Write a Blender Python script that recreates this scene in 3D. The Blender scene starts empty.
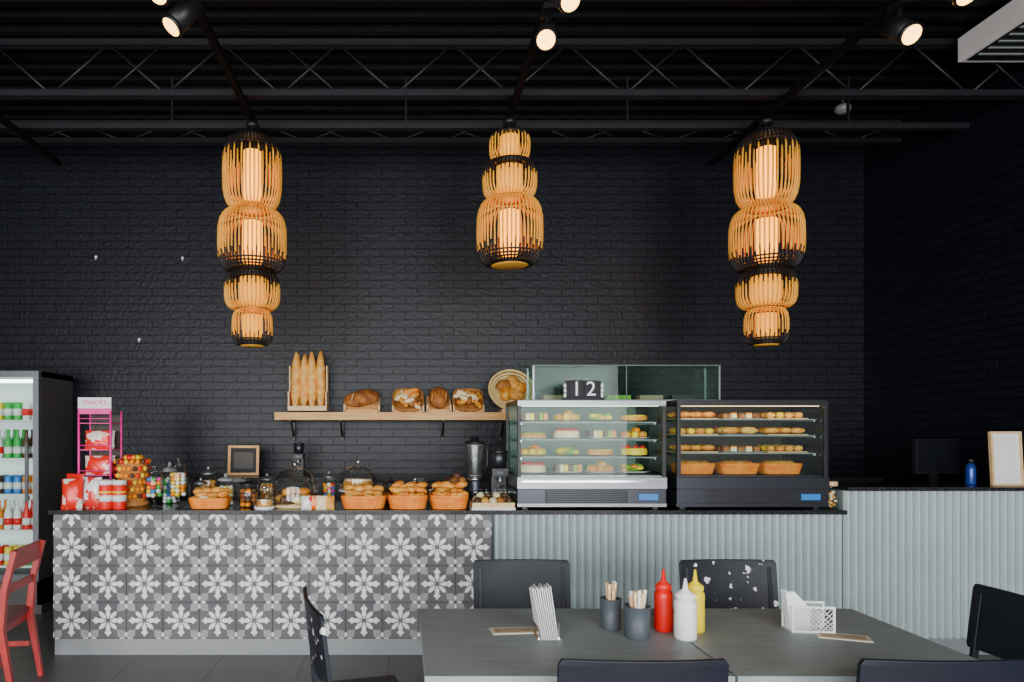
import bpy, math, random
from mathutils import Vector, Matrix
random.seed(7)
pi=math.pi
scene=bpy.context.scene

# ------------------------------------------------------------ materials
def newmat(name):
    m=bpy.data.materials.new(name); m.use_nodes=True
    nt=m.node_tree; b=nt.nodes['Principled BSDF']; return m,nt,b
def mat(name,col,rough=.5,metal=0,col2=None,scale=8,bump=0,bscale=40,emit=0,ecol=None,stretch=None,lo=.4,hi=.6,spec=.5):
    m,nt,b=newmat(name)
    b.inputs['Base Color'].default_value=(*col,1)
    b.inputs['Roughness'].default_value=rough
    b.inputs['Metallic'].default_value=metal
    b.inputs['Specular IOR Level'].default_value=spec
    if emit:
        b.inputs['Emission Color'].default_value=(*(ecol or col),1); b.inputs['Emission Strength'].default_value=emit
    if col2 or bump:
        tc=nt.nodes.new('ShaderNodeTexCoord'); mp=nt.nodes.new('ShaderNodeMapping')
        nt.links.new(tc.outputs['Object'],mp.inputs[0])
        if stretch: mp.inputs['Scale'].default_value=stretch
    if col2:
        n=nt.nodes.new('ShaderNodeTexNoise'); n.inputs['Scale'].default_value=scale; n.inputs['Detail'].default_value=5
        nt.links.new(mp.outputs[0],n.inputs['Vector'])
        r=nt.nodes.new('ShaderNodeValToRGB'); r.color_ramp.elements[0].position=lo; r.color_ramp.elements[1].position=hi
        r.color_ramp.elements[0].color=(*col,1); r.color_ramp.elements[1].color=(*col2,1)
        nt.links.new(n.outputs['Fac'],r.inputs[0]); nt.links.new(r.outputs[0],b.inputs['Base Color'])
    if bump:
        n=nt.nodes.new('ShaderNodeTexNoise'); n.inputs['Scale'].default_value=bscale; n.inputs['Detail'].default_value=4
        nt.links.new(mp.outputs[0],n.inputs['Vector'])
        bp=nt.nodes.new('ShaderNodeBump'); bp.inputs['Strength'].default_value=bump; bp.inputs['Distance'].default_value=.01
        nt.links.new(n.outputs['Fac'],bp.inputs['Height']); nt.links.new(bp.outputs[0],b.inputs['Normal'])
    return m
def glassmat(name,tint=(.95,.98,.97),gl=.06,rough=.02,k=.45):
    m=bpy.data.materials.new(name); m.use_nodes=True; nt=m.node_tree; nt.nodes.clear()
    o=nt.nodes.new('ShaderNodeOutputMaterial'); mx=nt.nodes.new('ShaderNodeMixShader')
    t=nt.nodes.new('ShaderNodeBsdfTransparent'); g=nt.nodes.new('ShaderNodeBsdfGlossy')
    t.inputs[0].default_value=(*tint,1); g.inputs['Roughness'].default_value=rough
    lw=nt.nodes.new('ShaderNodeLayerWeight'); lw.inputs[0].default_value=.25
    ma=nt.nodes.new('ShaderNodeMath'); ma.operation='MULTIPLY_ADD'; ma.inputs[1].default_value=k; ma.inputs[2].default_value=gl
    nt.links.new(lw.outputs['Facing'],ma.inputs[0]); nt.links.new(ma.outputs[0],mx.inputs[0])
    nt.links.new(t.outputs[0],mx.inputs[1]); nt.links.new(g.outputs[0],mx.inputs[2]); nt.links.new(mx.outputs[0],o.inputs[0])
    return m
def brickmat(name,axis):
    m,nt,b=newmat(name)
    tc=nt.nodes.new('ShaderNodeTexCoord'); sp=nt.nodes.new('ShaderNodeSeparateXYZ'); cb=nt.nodes.new('ShaderNodeCombineXYZ')
    nt.links.new(tc.outputs['Object'],sp.inputs[0]); nt.links.new(sp.outputs[axis],cb.inputs[0]); nt.links.new(sp.outputs[2],cb.inputs[1])
    br=nt.nodes.new('ShaderNodeTexBrick'); br.inputs['Scale'].default_value=1
    br.inputs['Brick Width'].default_value=.24; br.inputs['Row Height'].default_value=.078; br.inputs['Mortar Size'].default_value=.006
    br.inputs['Mortar Smooth'].default_value=.3
    br.inputs['Color1'].default_value=(.0036,.0046,.0105,1); br.inputs['Color2'].default_value=(.0055,.0068,.0140,1); br.inputs['Mortar'].default_value=(.0014,.0017,.0036,1)
    nt.links.new(cb.outputs[0],br.inputs['Vector']); nt.links.new(br.outputs['Color'],b.inputs['Base Color'])
    n=nt.nodes.new('ShaderNodeTexNoise'); n.inputs['Scale'].default_value=30; nt.links.new(tc.outputs['Object'],n.inputs['Vector'])
    s=nt.nodes.new('ShaderNodeMath'); s.operation='MULTIPLY_ADD'; s.inputs[1].default_value=-1
    m2=nt.nodes.new('ShaderNodeMath'); m2.operation='MULTIPLY'; m2.inputs[1].default_value=.35; nt.links.new(n.outputs['Fac'],m2.inputs[0])
    nt.links.new(br.outputs['Fac'],s.inputs[0]); nt.links.new(m2.outputs[0],s.inputs[2])
    bp=nt.nodes.new('ShaderNodeBump'); bp.inputs['Strength'].default_value=.8; bp.inputs['Distance'].default_value=.012
    nt.links.new(s.outputs[0],bp.inputs['Height']); nt.links.new(bp.outputs[0],b.inputs['Normal'])
    b.inputs['Roughness'].default_value=.44; b.inputs['Specular IOR Level'].default_value=.36
    return m
def floormat():
    m,nt,b=newmat('floor_tile')
    tc=nt.nodes.new('ShaderNodeTexCoord')
    br=nt.nodes.new('ShaderNodeTexBrick'); br.offset=0; br.inputs['Scale'].default_value=1
    br.inputs['Brick Width'].default_value=.6; br.inputs['Row Height'].default_value=.6; br.inputs['Mortar Size'].default_value=.005
    br.inputs['Color1'].default_value=(.085,.083,.085,1); br.inputs['Color2'].default_value=(.10,.097,.098,1); br.inputs['Mortar'].default_value=(.025,.025,.027,1)
    nt.links.new(tc.outputs['Object'],br.inputs['Vector']); nt.links.new(br.outputs['Color'],b.inputs['Base Color'])
    b.inputs['Roughness'].default_value=.38
    return m
def chippedmat(name,base,chip,scale,th):
    return mat(name,base,.48,0,chip,scale,lo=th,hi=th+.012,spec=.35)

M_brick=brickmat('painted_brick',0); M_brickY=brickmat('painted_brick_side',1)
M_floor=floormat()
M_black=mat('black_paint',(.009,.009,.011),.45)
M_trk=mat('black_track',(.004,.004,.005),.75,spec=.15)
M_ceil=mat('black_metal_deck',(.0024,.0028,.0045),.5,0,(.0035,.004,.006),3,spec=.3)
M_steelblk=mat('black_steel',(.016,.017,.020),.45,.2)
M_plaster=mat('dark_plaster',(.05,.05,.055),.8,0,(.06,.06,.06),4)
M_topblk=mat('black_granite',(.010,.010,.012),.18,0,(.025,.025,.028),60)
M_tile=mat('tile_grey',(.100,.099,.106),.55,0,(.135,.132,.138),5)
M_star=mat('tile_white_motif',(.88,.88,.87),.5,0,(.78,.78,.77),12)
M_quat=mat('tile_grey_motif',(.34,.34,.345),.55,0,(.28,.28,.285),10)
M_grout=mat('grout',(.045,.045,.047),.8)
M_flute=mat('sage_fluted_panel',(.43,.515,.51),.55,0,(.40,.485,.48),3)
M_fluteshade=mat('sage_groove_shade',(.22,.27,.27),.6)  # darker sage paints the shade between flutes into the colour
M_plinth=mat('plinth_grey',(.29,.30,.31),.4,.2)
M_bamboo=mat('bamboo',(.93,.41,.028),.5,0,(.96,.50,.055),10)
M_lampblk=mat('black_bamboo',(.012,.009,.007),.5)
M_glow=mat('lamp_diffuser',(1,.5,.1),.6,emit=4.4,ecol=(1,.31,.0))
M_glowcore=mat('added_glow_core',(.8,.38,.05),.6,emit=1.5,ecol=(1,.33,.0))  # added glow inside unlit lamp modules, brightens their slats
M_spot=mat('spot_lens',(1,.9,.7),.4,emit=7,ecol=(1,.46,.02))
M_wood=mat('shelf_oak',(.68,.33,.09),.5,0,(.82,.46,.16),6,stretch=(1,8,8))
M_woodl=mat('pale_wood',(.76,.50,.22),.5,0,(.86,.62,.34),6,stretch=(1,6,6))
M_glass=glassmat('clear_glass',gl=.03)
M_glassg=glassmat('green_glass',(.84,.94,.90),.004,k=.2)
M_glassw=glassmat('case_glass',(.94,.985,.965),.006,k=.2)
M_steel=mat('stainless_steel',(.27,.28,.30),.36,.85,(.24,.25,.27),3,stretch=(1,1,30))
M_dsteel=mat('dark_steel',(.05,.053,.065),.32,.75)
M_chrome=mat('chrome',(.8,.8,.82),.12,1)
M_white=mat('white_plastic',(.84,.84,.84),.4)
M_paper=mat('white_paper',(.92,.91,.90),.8,0,(.85,.85,.85),20)
M_digit=mat('digit_white',(.95,.95,.93),.6)
M_kraft=mat('kraft_card',(.5,.36,.22),.8,0,(.42,.3,.18),30)
M_kraftc=mat('card_cream',(.75,.66,.5),.8)
M_table=mat('grey_laminate',(.24,.275,.28),.5,0,(.32,.36,.365),5,stretch=(1,5,1),lo=.25,hi=.8,spec=.4)
M_cblack2=chippedmat('chipped_black_paint',(.008,.010,.017),(.80,.80,.80),21,.635)
M_cplain=mat('black_chair_paint',(.0065,.0085,.016),.46,0,(.010,.012,.020),5,spec=.3)
M_red=mat('red_wood_paint',(.46,.024,.022),.38,0,(.36,.02,.018),6)
M_redseat=mat('maroon_vinyl',(.16,.02,.02),.5)
M_kred=mat('ketchup_red',(.85,.008,.006),.35)
M_kyel=mat('mustard_yellow',(.95,.72,.0),.35)
M_kwht=mat('mayo_white',(.93,.93,.88),.35)
M_cup=mat('slate_cup',(.075,.09,.105),.5)
M_stick=mat('wood_stick',(.88,.60,.34),.6)
M_bread=mat('bread_golden',(.66,.23,.025),.6,0,(.88,.44,.08),14,bump=.4,bscale=60)
M_bread2=mat('bread_dark',(.22,.06,.012),.65,0,(.46,.17,.03),14,bump=.5,bscale=60)
M_croi=mat('croissant_crust',(.70,.19,.015),.4,0,(.92,.44,.05),22,bump=.3,bscale=50)
M_bagu=mat('baguette_crust',(.84,.34,.04),.6,0,(.96,.58,.14),16,bump=.4,bscale=60)
M_score=mat('bread_score',(.9,.68,.4),.8)
M_choc=mat('chocolate',(.06,.022,.012),.45,0,(.12,.045,.02),25,bump=.4)
M_cream=mat('cream',(.92,.76,.45),.6)
M_wick=mat('orange_wicker',(.88,.21,.01),.55,0,(.95,.33,.03),20)
M_wickb=mat('brown_wicker',(.38,.13,.025),.6,0,(.5,.22,.05),20)
M_straw=mat('straw',(.84,.64,.28),.7,0,(.70,.5,.20),20)
M_pink=mat('pink_plastic',(.92,.03,.33),.4)
M_cred=mat('candy_red',(.82,.012,.008),.35)
M_cora=mat('candy_orange',(.95,.28,.0),.35)
M_cyel=mat('candy_yellow',(.95,.65,.02),.35)
M_cgrn=mat('candy_green',(.04,.46,.08),.35)
M_cblu=mat('candy_blue',(.04,.22,.65),.35)
M_bagr=mat('snack_bag_red',(.88,.02,.008),.3,.1,(.95,.85,.70),9,lo=.54,hi=.56)
M_bago=mat('snack_bag_orange',(.92,.16,.0),.3,.1,(.95,.75,.35),11,lo=.54,hi=.56)
M_bagw=mat('snack_bag_white',(.88,.86,.84),.35,.05,(.80,.03,.02),9,lo=.5,hi=.52)
M_ledw=mat('led_strip',(1,1,1),.5,emit=9,ecol=(.78,1,.80))
M_ledy=mat('led_strip_warm',(1,1,1),.5,emit=10,ecol=(1,.66,.30))
M_inter=mat('case_liner',(.075,.15,.115),.4)
M_interd=mat('case_liner_dark',(.045,.034,.025),.5)
M_fint=mat('fridge_liner_glow',(.75,.8,.8),.5,emit=.25,ecol=(.8,.95,1))  # white liner, faint emission paints in the cabinet light
M_fside=mat('fridge_side',(.085,.08,.075),.5,.2)
M_screen=mat('monitor_screen',(.005,.006,.010),.5,spec=.3)
M_bluebot=mat('blue_bottle',(.02,.06,.3),.25,.3)
M_blue=mat('blue_label',(.02,.22,.65),.4)
M_bgrey=mat('grey_plastic',(.25,.27,.28),.2)
M_green=mat('salad_green',(.14,.38,.03),.6,0,(.3,.55,.06),30)

# ------------------------------------------------------------ mesh builder
class MB:
    def __init__(s,name):
        s.name=name; s.V=[]; s.F=[]; s.M=[]; s.S=[]; s.mats=[]; s.T=Matrix.Identity(4)
    def mi(s,m):
        if m not in s.mats: s.mats.append(m)
        return s.mats.index(m)
    def add(s,vs,fs,m,smooth=False):
        o=len(s.V); k=s.mi(m)
        for v in vs:
            w=s.T@Vector(v); s.V.append((w.x,w.y,w.z))
        for f in fs:
            s.F.append([i+o for i in f]); s.M.append(k); s.S.append(smooth)
    def box(s,x0,x1,y0,y1,z0,z1,m):
        vs=[(x0,y0,z0),(x1,y0,z0),(x1,y1,z0),(x0,y1,z0),(x0,y0,z1),(x1,y0,z1),(x1,y1,z1),(x0,y1,z1)]
        s.add(vs,[(0,3,2,1),(4,5,6,7),(0,1,5,4),(1,2,6,5),(2,3,7,6),(3,0,4,7)],m)
    def lathe(s,c,prof,m,seg=20,sx=1,sy=1,smooth=True):
        vs=[];fs=[]; n=len(prof)
        for r,z in prof:
            r=max(r,.0004)
            for i in range(seg):
                a=2*pi*i/seg; vs.append((c[0]+r*sx*math.cos(a),c[1]+r*sy*math.sin(a),c[2]+z))
        for j in range(n-1):
            for i in range(seg):
                a=j*seg+i; b=j*seg+(i+1)%seg; fs.append((a,b,b+seg,a+seg))
        fs.append(tuple(range(seg-1,-1,-1)))
        fs.append(tuple((n-1)*seg+i for i in range(seg)))
        s.add(vs,fs,m,smooth)
    def open_lathe(s,c,prof,m,seg=20,sx=1,sy=1):
        vs=[];fs=[]; n=len(prof)
        for r,z in prof:
            for i in range(seg):
                a=2*pi*i/seg; vs.append((c[0]+max(r,.0004)*sx*math.cos(a),c[1]+max(r,.0004)*sy*math.sin(a),c[2]+z))
        for j in range(n-1):
            for i in range(seg):
                a=j*seg+i; b=j*seg+(i+1)%seg; fs.append((a,b,b+seg,a+seg))
        s.add(vs,fs,m,True)
    def cyl(s,c,r,h,m,seg=20,r2=None,smooth=True):
        s.lathe(c,[(r,0),(r if r2 is None else r2,h)],m,seg,smooth=smooth)
    def tube(s,pts,r,m,seg=8,closed=False,smooth=True):
        pts=[Vector(p) for p in pts]; n=len(pts)
        rr=r if isinstance(r,(list,tuple)) else [r]*n
        vs=[];fs=[]; ref=None
        for i,p in enumerate(pts):
            if closed: t=pts[(i+1)%n]-pts[i-1]
            else: t=pts[min(i+1,n-1)]-pts[max(i-1,0)]
            t.normalize()
            if ref is None:
                ref=Vector((0,0,1)) if abs(t.z)<.9 else Vector((1,0,0))
            u=(ref-t*ref.dot(t)); 
            if u.length<1e-5: u=Vector((0,1,0)).cross(t)
            u.normalize(); v=t.cross(u); ref=u
            for k in range(seg):
                a=2*pi*(k+.5)/seg; q=p+(u*math.cos(a)+v*math.sin(a))*rr[i]; vs.append(tuple(q))
        L=n if closed else n-1
        for i in range(L):
            for k in range(seg):
                a=i*seg+k; b=i*seg+(k+1)%seg; c=((i+1)%n)*seg+(k+1)%seg; d=((i+1)%n)*seg+k
                fs.append((a,b,c,d))
        if not closed:
            fs.append(tuple(range(seg-1,-1,-1))); fs.append(tuple((n-1)*seg+k for k in range(seg)))
        s.add(vs,fs,m,smooth)
    def ring(s,c,R,r,m,n=28,sx=1,sy=1,seg=6):
        s.tube([(c[0]+R*sx*math.cos(2*pi*i/n),c[1]+R*sy*math.sin(2*pi*i/n),c[2]) for i in range(n)],r,m,seg,True)
    def ell(s,c,r,m,u=12,v=8,jit=0,rz=0):
        vs=[];fs=[]
        ca,sa=math.cos(rz),math.sin(rz)
        for j in range(1,v):
            ph=pi*j/v
            for i in range(u):
                a=2*pi*i/u; k=1+random.uniform(-jit,jit)
                x=r[0]*math.sin(ph)*math.cos(a)*k; y=r[1]*math.sin(ph)*math.sin(a)*k; z=r[2]*math.cos(ph)*k
                vs.append((c[0]+x*ca-y*sa,c[1]+x*sa+y*ca,c[2]+z))
        for j in range(v-2):
            for i in range(u):
                a=j*u+i; b=j*u+(i+1)%u; fs.append((a,a+u,b+u,b))
        t=len(vs); vs.append((c[0],c[1],c[2]+r[2])); vs.append((c[0],c[1],c[2]-r[2]))
        for i in range(u):
            fs.append((t,i,(i+1)%u)); q=(v-2)*u; fs.append((t+1,q+(i+1)%u,q+i))
        s.add(vs,fs,m,True)
    def pillow(s,c,w,h,t,m,rz=0,lean=0,n=10):
        def sh(u,v): return (1-abs(u)**3)*(1-abs(v)**4)
        R=Matrix.Translation(c)@Matrix.Rotation(rz,4,'Z')@Matrix.Rotation(lean,4,'X')
        old=s.T; s.T=old@R
        for sd in (-1,1):
            vs=[];fs=[]
            for j in range(n+1):
                for i in range(n+1):
                    u=2*i/n-1; v=2*j/n-1
                    ww=w*(1-.06*(1-abs(v)**2))
                    vs.append((u*ww/2,sd*t/2*sh(u,v)+.004*math.sin(9*u+7*v)*sh(u,v)*sd,(v+1)/2*h))
            for j in range(n):
                for i in range(n):
                    a=j*(n+1)+i; fs.append((a,a+1,a+n+2,a+n+1) if sd<0 else (a,a+n+1,a+n+2,a+1))
            s.add(vs,fs,m,True)
        s.T=old
    def build(s,bevel=0,subsurf=0):
        xs=[v[0] for v in s.V]; ys=[v[1] for v in s.V]; zs=[v[2] for v in s.V]
        o=Vector(((min(xs)+max(xs))/2,(min(ys)+max(ys))/2,min(zs)))
        me=bpy.data.meshes.new(s.name)
        me.from_pydata([(v[0]-o.x,v[1]-o.y,v[2]-o.z) for v in s.V],[],s.F)
        for m in s.mats: me.materials.append(m)
        me.polygons.foreach_set('material_index',s.M); me.polygons.foreach_set('use_smooth',s.S)
        me.validate(); me.update()
        ob=bpy.data.objects.new(s.name,me); ob.location=o; scene.collection.objects.link(ob)
        if bevel:
            b=ob.modifiers.new('bevel','BEVEL'); b.width=bevel; b.segments=2; b.limit_method='ANGLE'; b.angle_limit=math.radians(50)
        return ob
def text(body,loc,size,m,parent,name='lettering',rot=(pi/2,0,0),ext=.001):
    cu=bpy.data.curves.new(name,'FONT'); cu.body=body; cu.size=size; cu.extrude=ext; cu.align_x='CENTER'; cu.align_y='CENTER'
    cu.materials.append(m)
    t=bpy.data.objects.new(name,cu); scene.collection.objects.link(t)
    t.parent=parent; t.location=Vector(loc)-parent.location; t.rotation_euler=rot
    return t

# ------------------------------------------------------------ room
WX0,WX1=-6.0,4.57; WY0,WY1=-3.0,6.8; CZ=4.53
def simplebox(name,x0,x1,y0,y1,z0,z1,m):
    b=MB(name); b.box(x0,x1,y0,y1,z0,z1,m); ob=b.build(); return ob
simplebox('floor',WX0-.15,WX1+.15,WY0-.15,WY1+.15,-.1,0,M_floor)
simplebox('wall_back',WX0-.15,WX1+.15,WY1,WY1+.15,0,CZ+.1,M_brick)
simplebox('wall_right',WX1,WX1+.15,WY0,WY1,0,CZ+.1,M_brickY)
simplebox('wall_left',WX0-.15,WX0,WY0,WY1,0,CZ+.1,M_plaster)
b=MB('ceiling'); b.box(WX0-.15,WX1+.15,WY0-.15,WY1+.15,CZ,CZ+.1,M_ceil)
y=2.0
while y<WY1-.05:
    b.box(WX0,WX1,y,y+.06,CZ-.045,CZ,M_ceil); y+=.17
b.build()
b=MB('wall_front')
b.box(WX0,WX1,WY0-.15,WY0,0,.35,M_plaster); b.box(WX0,WX1,WY0-.15,WY0,3.3,CZ,M_plaster)
for x in (WX0,-2.6,.8,4.27): b.box(x,x+.3,WY0-.15,WY0,.35,3.3,M_plaster)
b.build()
for i,(a,c) in enumerate(((-5.7,-2.6),(-2.3,.8),(1.1,4.27))):
    w=MB('window_%d'%(i+1))
    w.box(a,c,WY0-.11,WY0-.05,.35,.41,M_steelblk); w.box(a,c,WY0-.11,WY0-.05,3.24,3.3,M_steelblk)
    w.box(a,a+.06,WY0-.11,WY0-.05,.41,3.24,M_steelblk); w.box(c-.06,c,WY0-.11,WY0-.05,.41,3.24,M_steelblk)
    w.box((a+c)/2-.03,(a+c)/2+.03,WY0-.11,WY0-.05,.41,3.24,M_steelblk)
    w.box(a,c,WY0-.085,WY0-.08,.41,3.24,M_glass); w.build()

# trusses
def truss(name,Y,zt,zb,p=.42):
    b=MB(name)
    for z in (zt,zb):
        b.box(WX0,WX1,Y-.035,Y-.005,z-.022,z+.022,M_steelblk); b.box(WX0,WX1,Y+.005,Y+.035,z-.022,z+.022,M_steelblk)
    x=WX0+.05;k=0
    while x+p<WX1:
        a,c=(zt,zb) if k%2 else (zb,zt)
        b.tube([(x,Y,a),(x+p,Y,c)],.009,M_steelblk,6)
        if k%3==0: b.tube([(x,Y-.02,c),(x+p,Y-.02,a)],.007,M_steelblk,6)
        x+=p;k+=1
    b.build()
truss('roof_truss',5.0,4.455,4.085)
truss('roof_truss',6.32,4.46,4.30)
truss('roof_truss',3.4,4.455,4.085)
b=MB('ceiling_beam'); b.box(WX0,WX1,5.53,5.59,4.075,4.12,M_steelblk)
for x in (-5.5,-4,-1.9,0,1.8,3.6): b.box(x,x+.015,5.55,5.57,4.12,4.5,M_steelblk)
b.build()

# lighting tracks with spots
SP=[]
def track(X,y0,y1,spots,name='track_light'):
    b=MB(name); b.box(X-.022,X+.022,y0,y1,4.005,4.045,M_trk)
    for yy in (3.4,5.0,5.56): 
        if y0<yy<y1: b.box(X-.008,X+.008,yy-.01,yy+.01,4.04,4.066,M_trk)
    for (sy,dx,dy,dz) in spots:
        d=Vector((dx,dy,dz)).normalized()
        b.box(X-.03,X+.03,sy-.06,sy+.06,3.975,4.005,M_black)
        c=Vector((X,sy,3.86))
        b.tube([(X,sy,3.98),(X,sy,3.87)],.012,M_black,8)
        q=c-d*.10
        b.tube([q,c-d*.095,c+d*.10],[.045,.058,.058],M_black,20)
        b.tube([c+d*.1001,c+d*.118],[.062,.060],M_black,20)
        b.tube([c+d*.1182,c+d*.119],[.050,.050],M_spot,20,smooth=False)
        l=bpy.data.lights.new('spot_bulb','SPOT'); l.energy=18; l.color=(1,.8,.5); l.spot_size=1.1; l.shadow_soft_size=.04
        lo=bpy.data.objects.new('spot_bulb',l); scene.collection.objects.link(lo); lo.location=c+d*.13
        lo.rotation_euler=d.to_track_quat('-Z','Y').to_euler(); SP.append(lo)
    o=b.build()
    for lo in SP:
        if lo.parent is None: lo.parent=o; lo.location=lo.location-o.location
    return o
track(-1.18,2.6,6.15,[(3.66,-.55,-.35,-.85),(3.42,-.3,-.6,-.75)])
track(.8,2.6,6.15,[(3.85,-.2,-.75,-.7),(3.50,.25,-.7,-.7)])
track(2.75,2.6,6.15,[(3.80,.05,-.75,-.7),(3.42,.1,-.6,-.8)])
track(-3.11,2.6,6.15,[])

b=MB('air_conditioner'); b.T=Matrix.Translation((4.24,4.75,4.30))
b.box(-.3,.3,-.5,.12,-.05,.12,M_white); b.box(-.27,.27,-.46,.08,-.058,-.05,M_black)
for i in range(6): b.box(-.26,.26,-.42+i*.08,-.40+i*.08,-.066,-.058,M_bgrey)
b.box(-.02,.0,-.3,-.28,.12,.23,M_steelblk); b.box(.2,.22,-.3,-.28,.12,.23,M_steelblk); b.build(.02)
b=MB('smoke_detector'); b.lathe((3.75,5.85,4.36),[(.03,-.02),(.06,0),(.065,.03),(.05,.05)],M_bgrey,20); b.cyl((3.75,5.85,4.41),.012,.12,M_black,8); b.build()
for x,z in ((-3.07,3.35),(-2.21,3.34),(-2.64,2.53)):
    b=MB('wall_anchor'); b.tube([(x,WY1,z),(x,WY1-.025,z)],[.016,.012],M_white,12); b.tube([(x,WY1-.015,z),(x,WY1-.02,z-.03)],.005,M_white,8); b.build()

# ------------------------------------------------------------ bamboo pendants
def pendant(X,Y,mods,ztop):
    b=MB('bamboo_pendant_lamp')
    b.tube([(X,Y,4.0),(X,Y,ztop-.01)],.006,M_black,6)
    b.cyl((X,Y,3.965),.05,.035,M_black,20)
    for (zt,zb,R,Re,blk,fr,glow) in mods:
        H=zt-zb; n=int(R*200); sr=.0066 if R>.18 else .0052
        def prof(t):
            q=abs(2*t-1); return Re+(R-Re)*max(0,1-q**3.6)**.55
        ts=[0,.015,.04,.08,.15,.28,.5,.72,.85,.92,.96,.985,1]
        for k in range(n):
            a=2*pi*k/n; ca,sa=math.cos(a),math.sin(a)
            f=fr+(.06 if k%2 else -.03)
            def pt(t): 
                r=prof(t); return (X+r*ca,Y+r*sa,zt-H*t)
            if blk=='top': A=[t for t in ts if t<f]+[f]; B=[f]+[t for t in ts if t>f]; mA,mB=M_lampblk,M_bamboo
            else: g=1-f; A=[t for t in ts if t<g]+[g]; B=[g]+[t for t in ts if t>g]; mA,mB=M_bamboo,M_lampblk
            b.tube([pt(t) for t in A],sr,mA,5)
            b.tube([pt(t) for t in B],sr,mB,5)
        mt=M_lampblk if blk=='top' else M_bamboo; mb=M_lampblk if blk=='bot' else M_bamboo
        for rr in (Re,Re*.7): b.ring((X,Y,zt),rr,.006,mt,32)
        b.ring((X,Y,zb),Re,.006,mb,32)
        b.lathe((X,Y,zt-.006),[(Re*.72,0),(Re*.72,.006)],mt,24)
        hoops=(.02,.06,.10,.15) if blk=='top' else (.98,.94,.90,.85)
        for t in hoops: b.ring((X,Y,zt-H*t),prof(t)-.009,.007,M_lampblk,36)
        if glow:
            b.cyl((X,Y,zb+H*.16),R*.30,H*.66,M_glow,20)
            b.cyl((X,Y,zb+H*.05),R*.6,.004,M_bamboo,20)
        else: b.cyl((X,Y,zb+H*.12),R*.5,H*.74,M_glowcore,20)  # unlit module: glowing core added to warm the slats
    zl=mods[-1][1]; b.lathe((X,Y,zl-.012),[(mods[-1][3]*.8,0),(mods[-1][3],.012)],M_bamboo,24)
    return b.build()
big=[(3.88,3.33,.222,.125,'top',.24,True),(3.32,2.85,.258,.16,'bot',.24,True),(2.84,2.565,.208,.14,'top',.34,False),(2.555,2.285,.152,.10,'bot',.3,False)]
pendant(-1.18,5.28,big,3.88); pendant(2.76,5.22,big,3.88)
pendant(.80,5.22,[(3.90,3.685,.152,.09,'top',.18,False),(3.675,3.40,.202,.13,'top',.36,False),(3.39,2.89,.248,.15,'bot',.24,True)],3.90)

# ------------------------------------------------------------ service counter
YF=4.95; XL,XM,XR=-2.55,.63,4.565; c=.265
b=MB('service_counter')
b.box(XL+.002,XM,YF+.006,5.58,.115,1.02,M_grout)
b.box(XM,3.19,YF+.034,5.58,.115,1.02,M_fluteshade)
b.box(XL+.01,3.19,YF+.004,5.56,0.0,.115,M_plinth)
b.box(XL-.025,3.19,4.925,5.62,1.02,1.05,M_topblk)
zlo,zhi=.118,1.018
rows=[.78+(k*c) for k in (1,0,-1,-2,-3)]
cells=[(XL+c*(i+.5),z) for i in range(12) for z in rows]
g=.0025
for cx,cz in cells:
    a0,a1=max(cz-c/2+g,zlo),min(cz+c/2-g,zhi)
    if a1-a0>.01: b.box(cx-c/2+g,cx+c/2-g,YF,YF+.01,a0,a1,M_tile)
def poly(cx,cz,ang,pts,m,yo):
    ca,sa=math.cos(ang),math.sin(ang); P=[]
    for r,w in pts:
        P.append((cx+r*ca-w*sa,cz+r*sa+w*ca))
    P=[(min(max(x,XL+.001),XM-.001),min(max(z,zlo),zhi)) for x,z in P]
    zs=[p[1] for p in P]; xs=[p[0] for p in P]
    if max(zs)-min(zs)<.004 or max(xs)-min(xs)<.004: return
    b.add([(x,yo,z) for x,z in P],[tuple(range(len(P)))],m)
for cx,cz in cells:
    for k in range(4):
        A=k*pi/2
        poly(cx,cz,A,[(.012,0),(.045,-.017),(.072,-.013),(.088,-.026),(.100,-.012),(.118,0),(.100,.012),(.088,.026),(.072,.013),(.045,.017)],M_star,YF-.0012)
        poly(cx,cz,A+pi/4,[(.014,0),(.045,-.014),(.072,-.014),(.092,0),(.072,.014),(.045,.014)],M_star,YF-.0014)
for i in range(13):
    for z in rows:
        cx=XL+c*i; cz=z-c/2
        for k in range(4):
            A=k*pi/2+pi/4
            poly(cx,cz,A,[(.008,0),(.03,-.026),(.058,-.030),(.074,-.016),(.092,0),(.074,.016),(.058,.030),(.03,.026)],M_quat,YF-.0008)
            poly(cx,cz,A-pi/4,[(.01,0),(.03,-.010),(.05,0),(.03,.010)],M_star,YF-.0010)
def flutes(x0,x1,z0,z1):
    p=.0565; n=int(round((x1-x0)/p)); p=(x1-x0)/n; K=9
    for i in range(n):
        vs=[];fs=[]; xa=x0+i*p+.004; wd=p-.008
        for k in range(K):
            t=k/(K-1); yy=YF+.034-.030*math.sin(pi*t)**.75
            vs+=[(xa+wd*t,yy,z0),(xa+wd*t,yy,z1)]
        for k in range(K-1): a=2*k; fs.append((a,a+2,a+3,a+1))
        b.add(vs,fs,M_flute,True)
flutes(XM+.01,3.19,.115,1.02)
b.box(XM-.004,XM+.012,YF-.002,YF+.03,.115,1.02,M_dsteel)
b.build()
b=MB('cashier_counter')
b.box(3.195,XR,YF+.034,5.3,.115,1.19,M_fluteshade); b.box(3.195,XR,YF+.004,5.28,0,.115,M_plinth)
b.box(3.195,XR,4.925,5.34,1.19,1.217,M_topblk)
flutes(3.195,XR,.115,1.19)
b.build()

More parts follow.
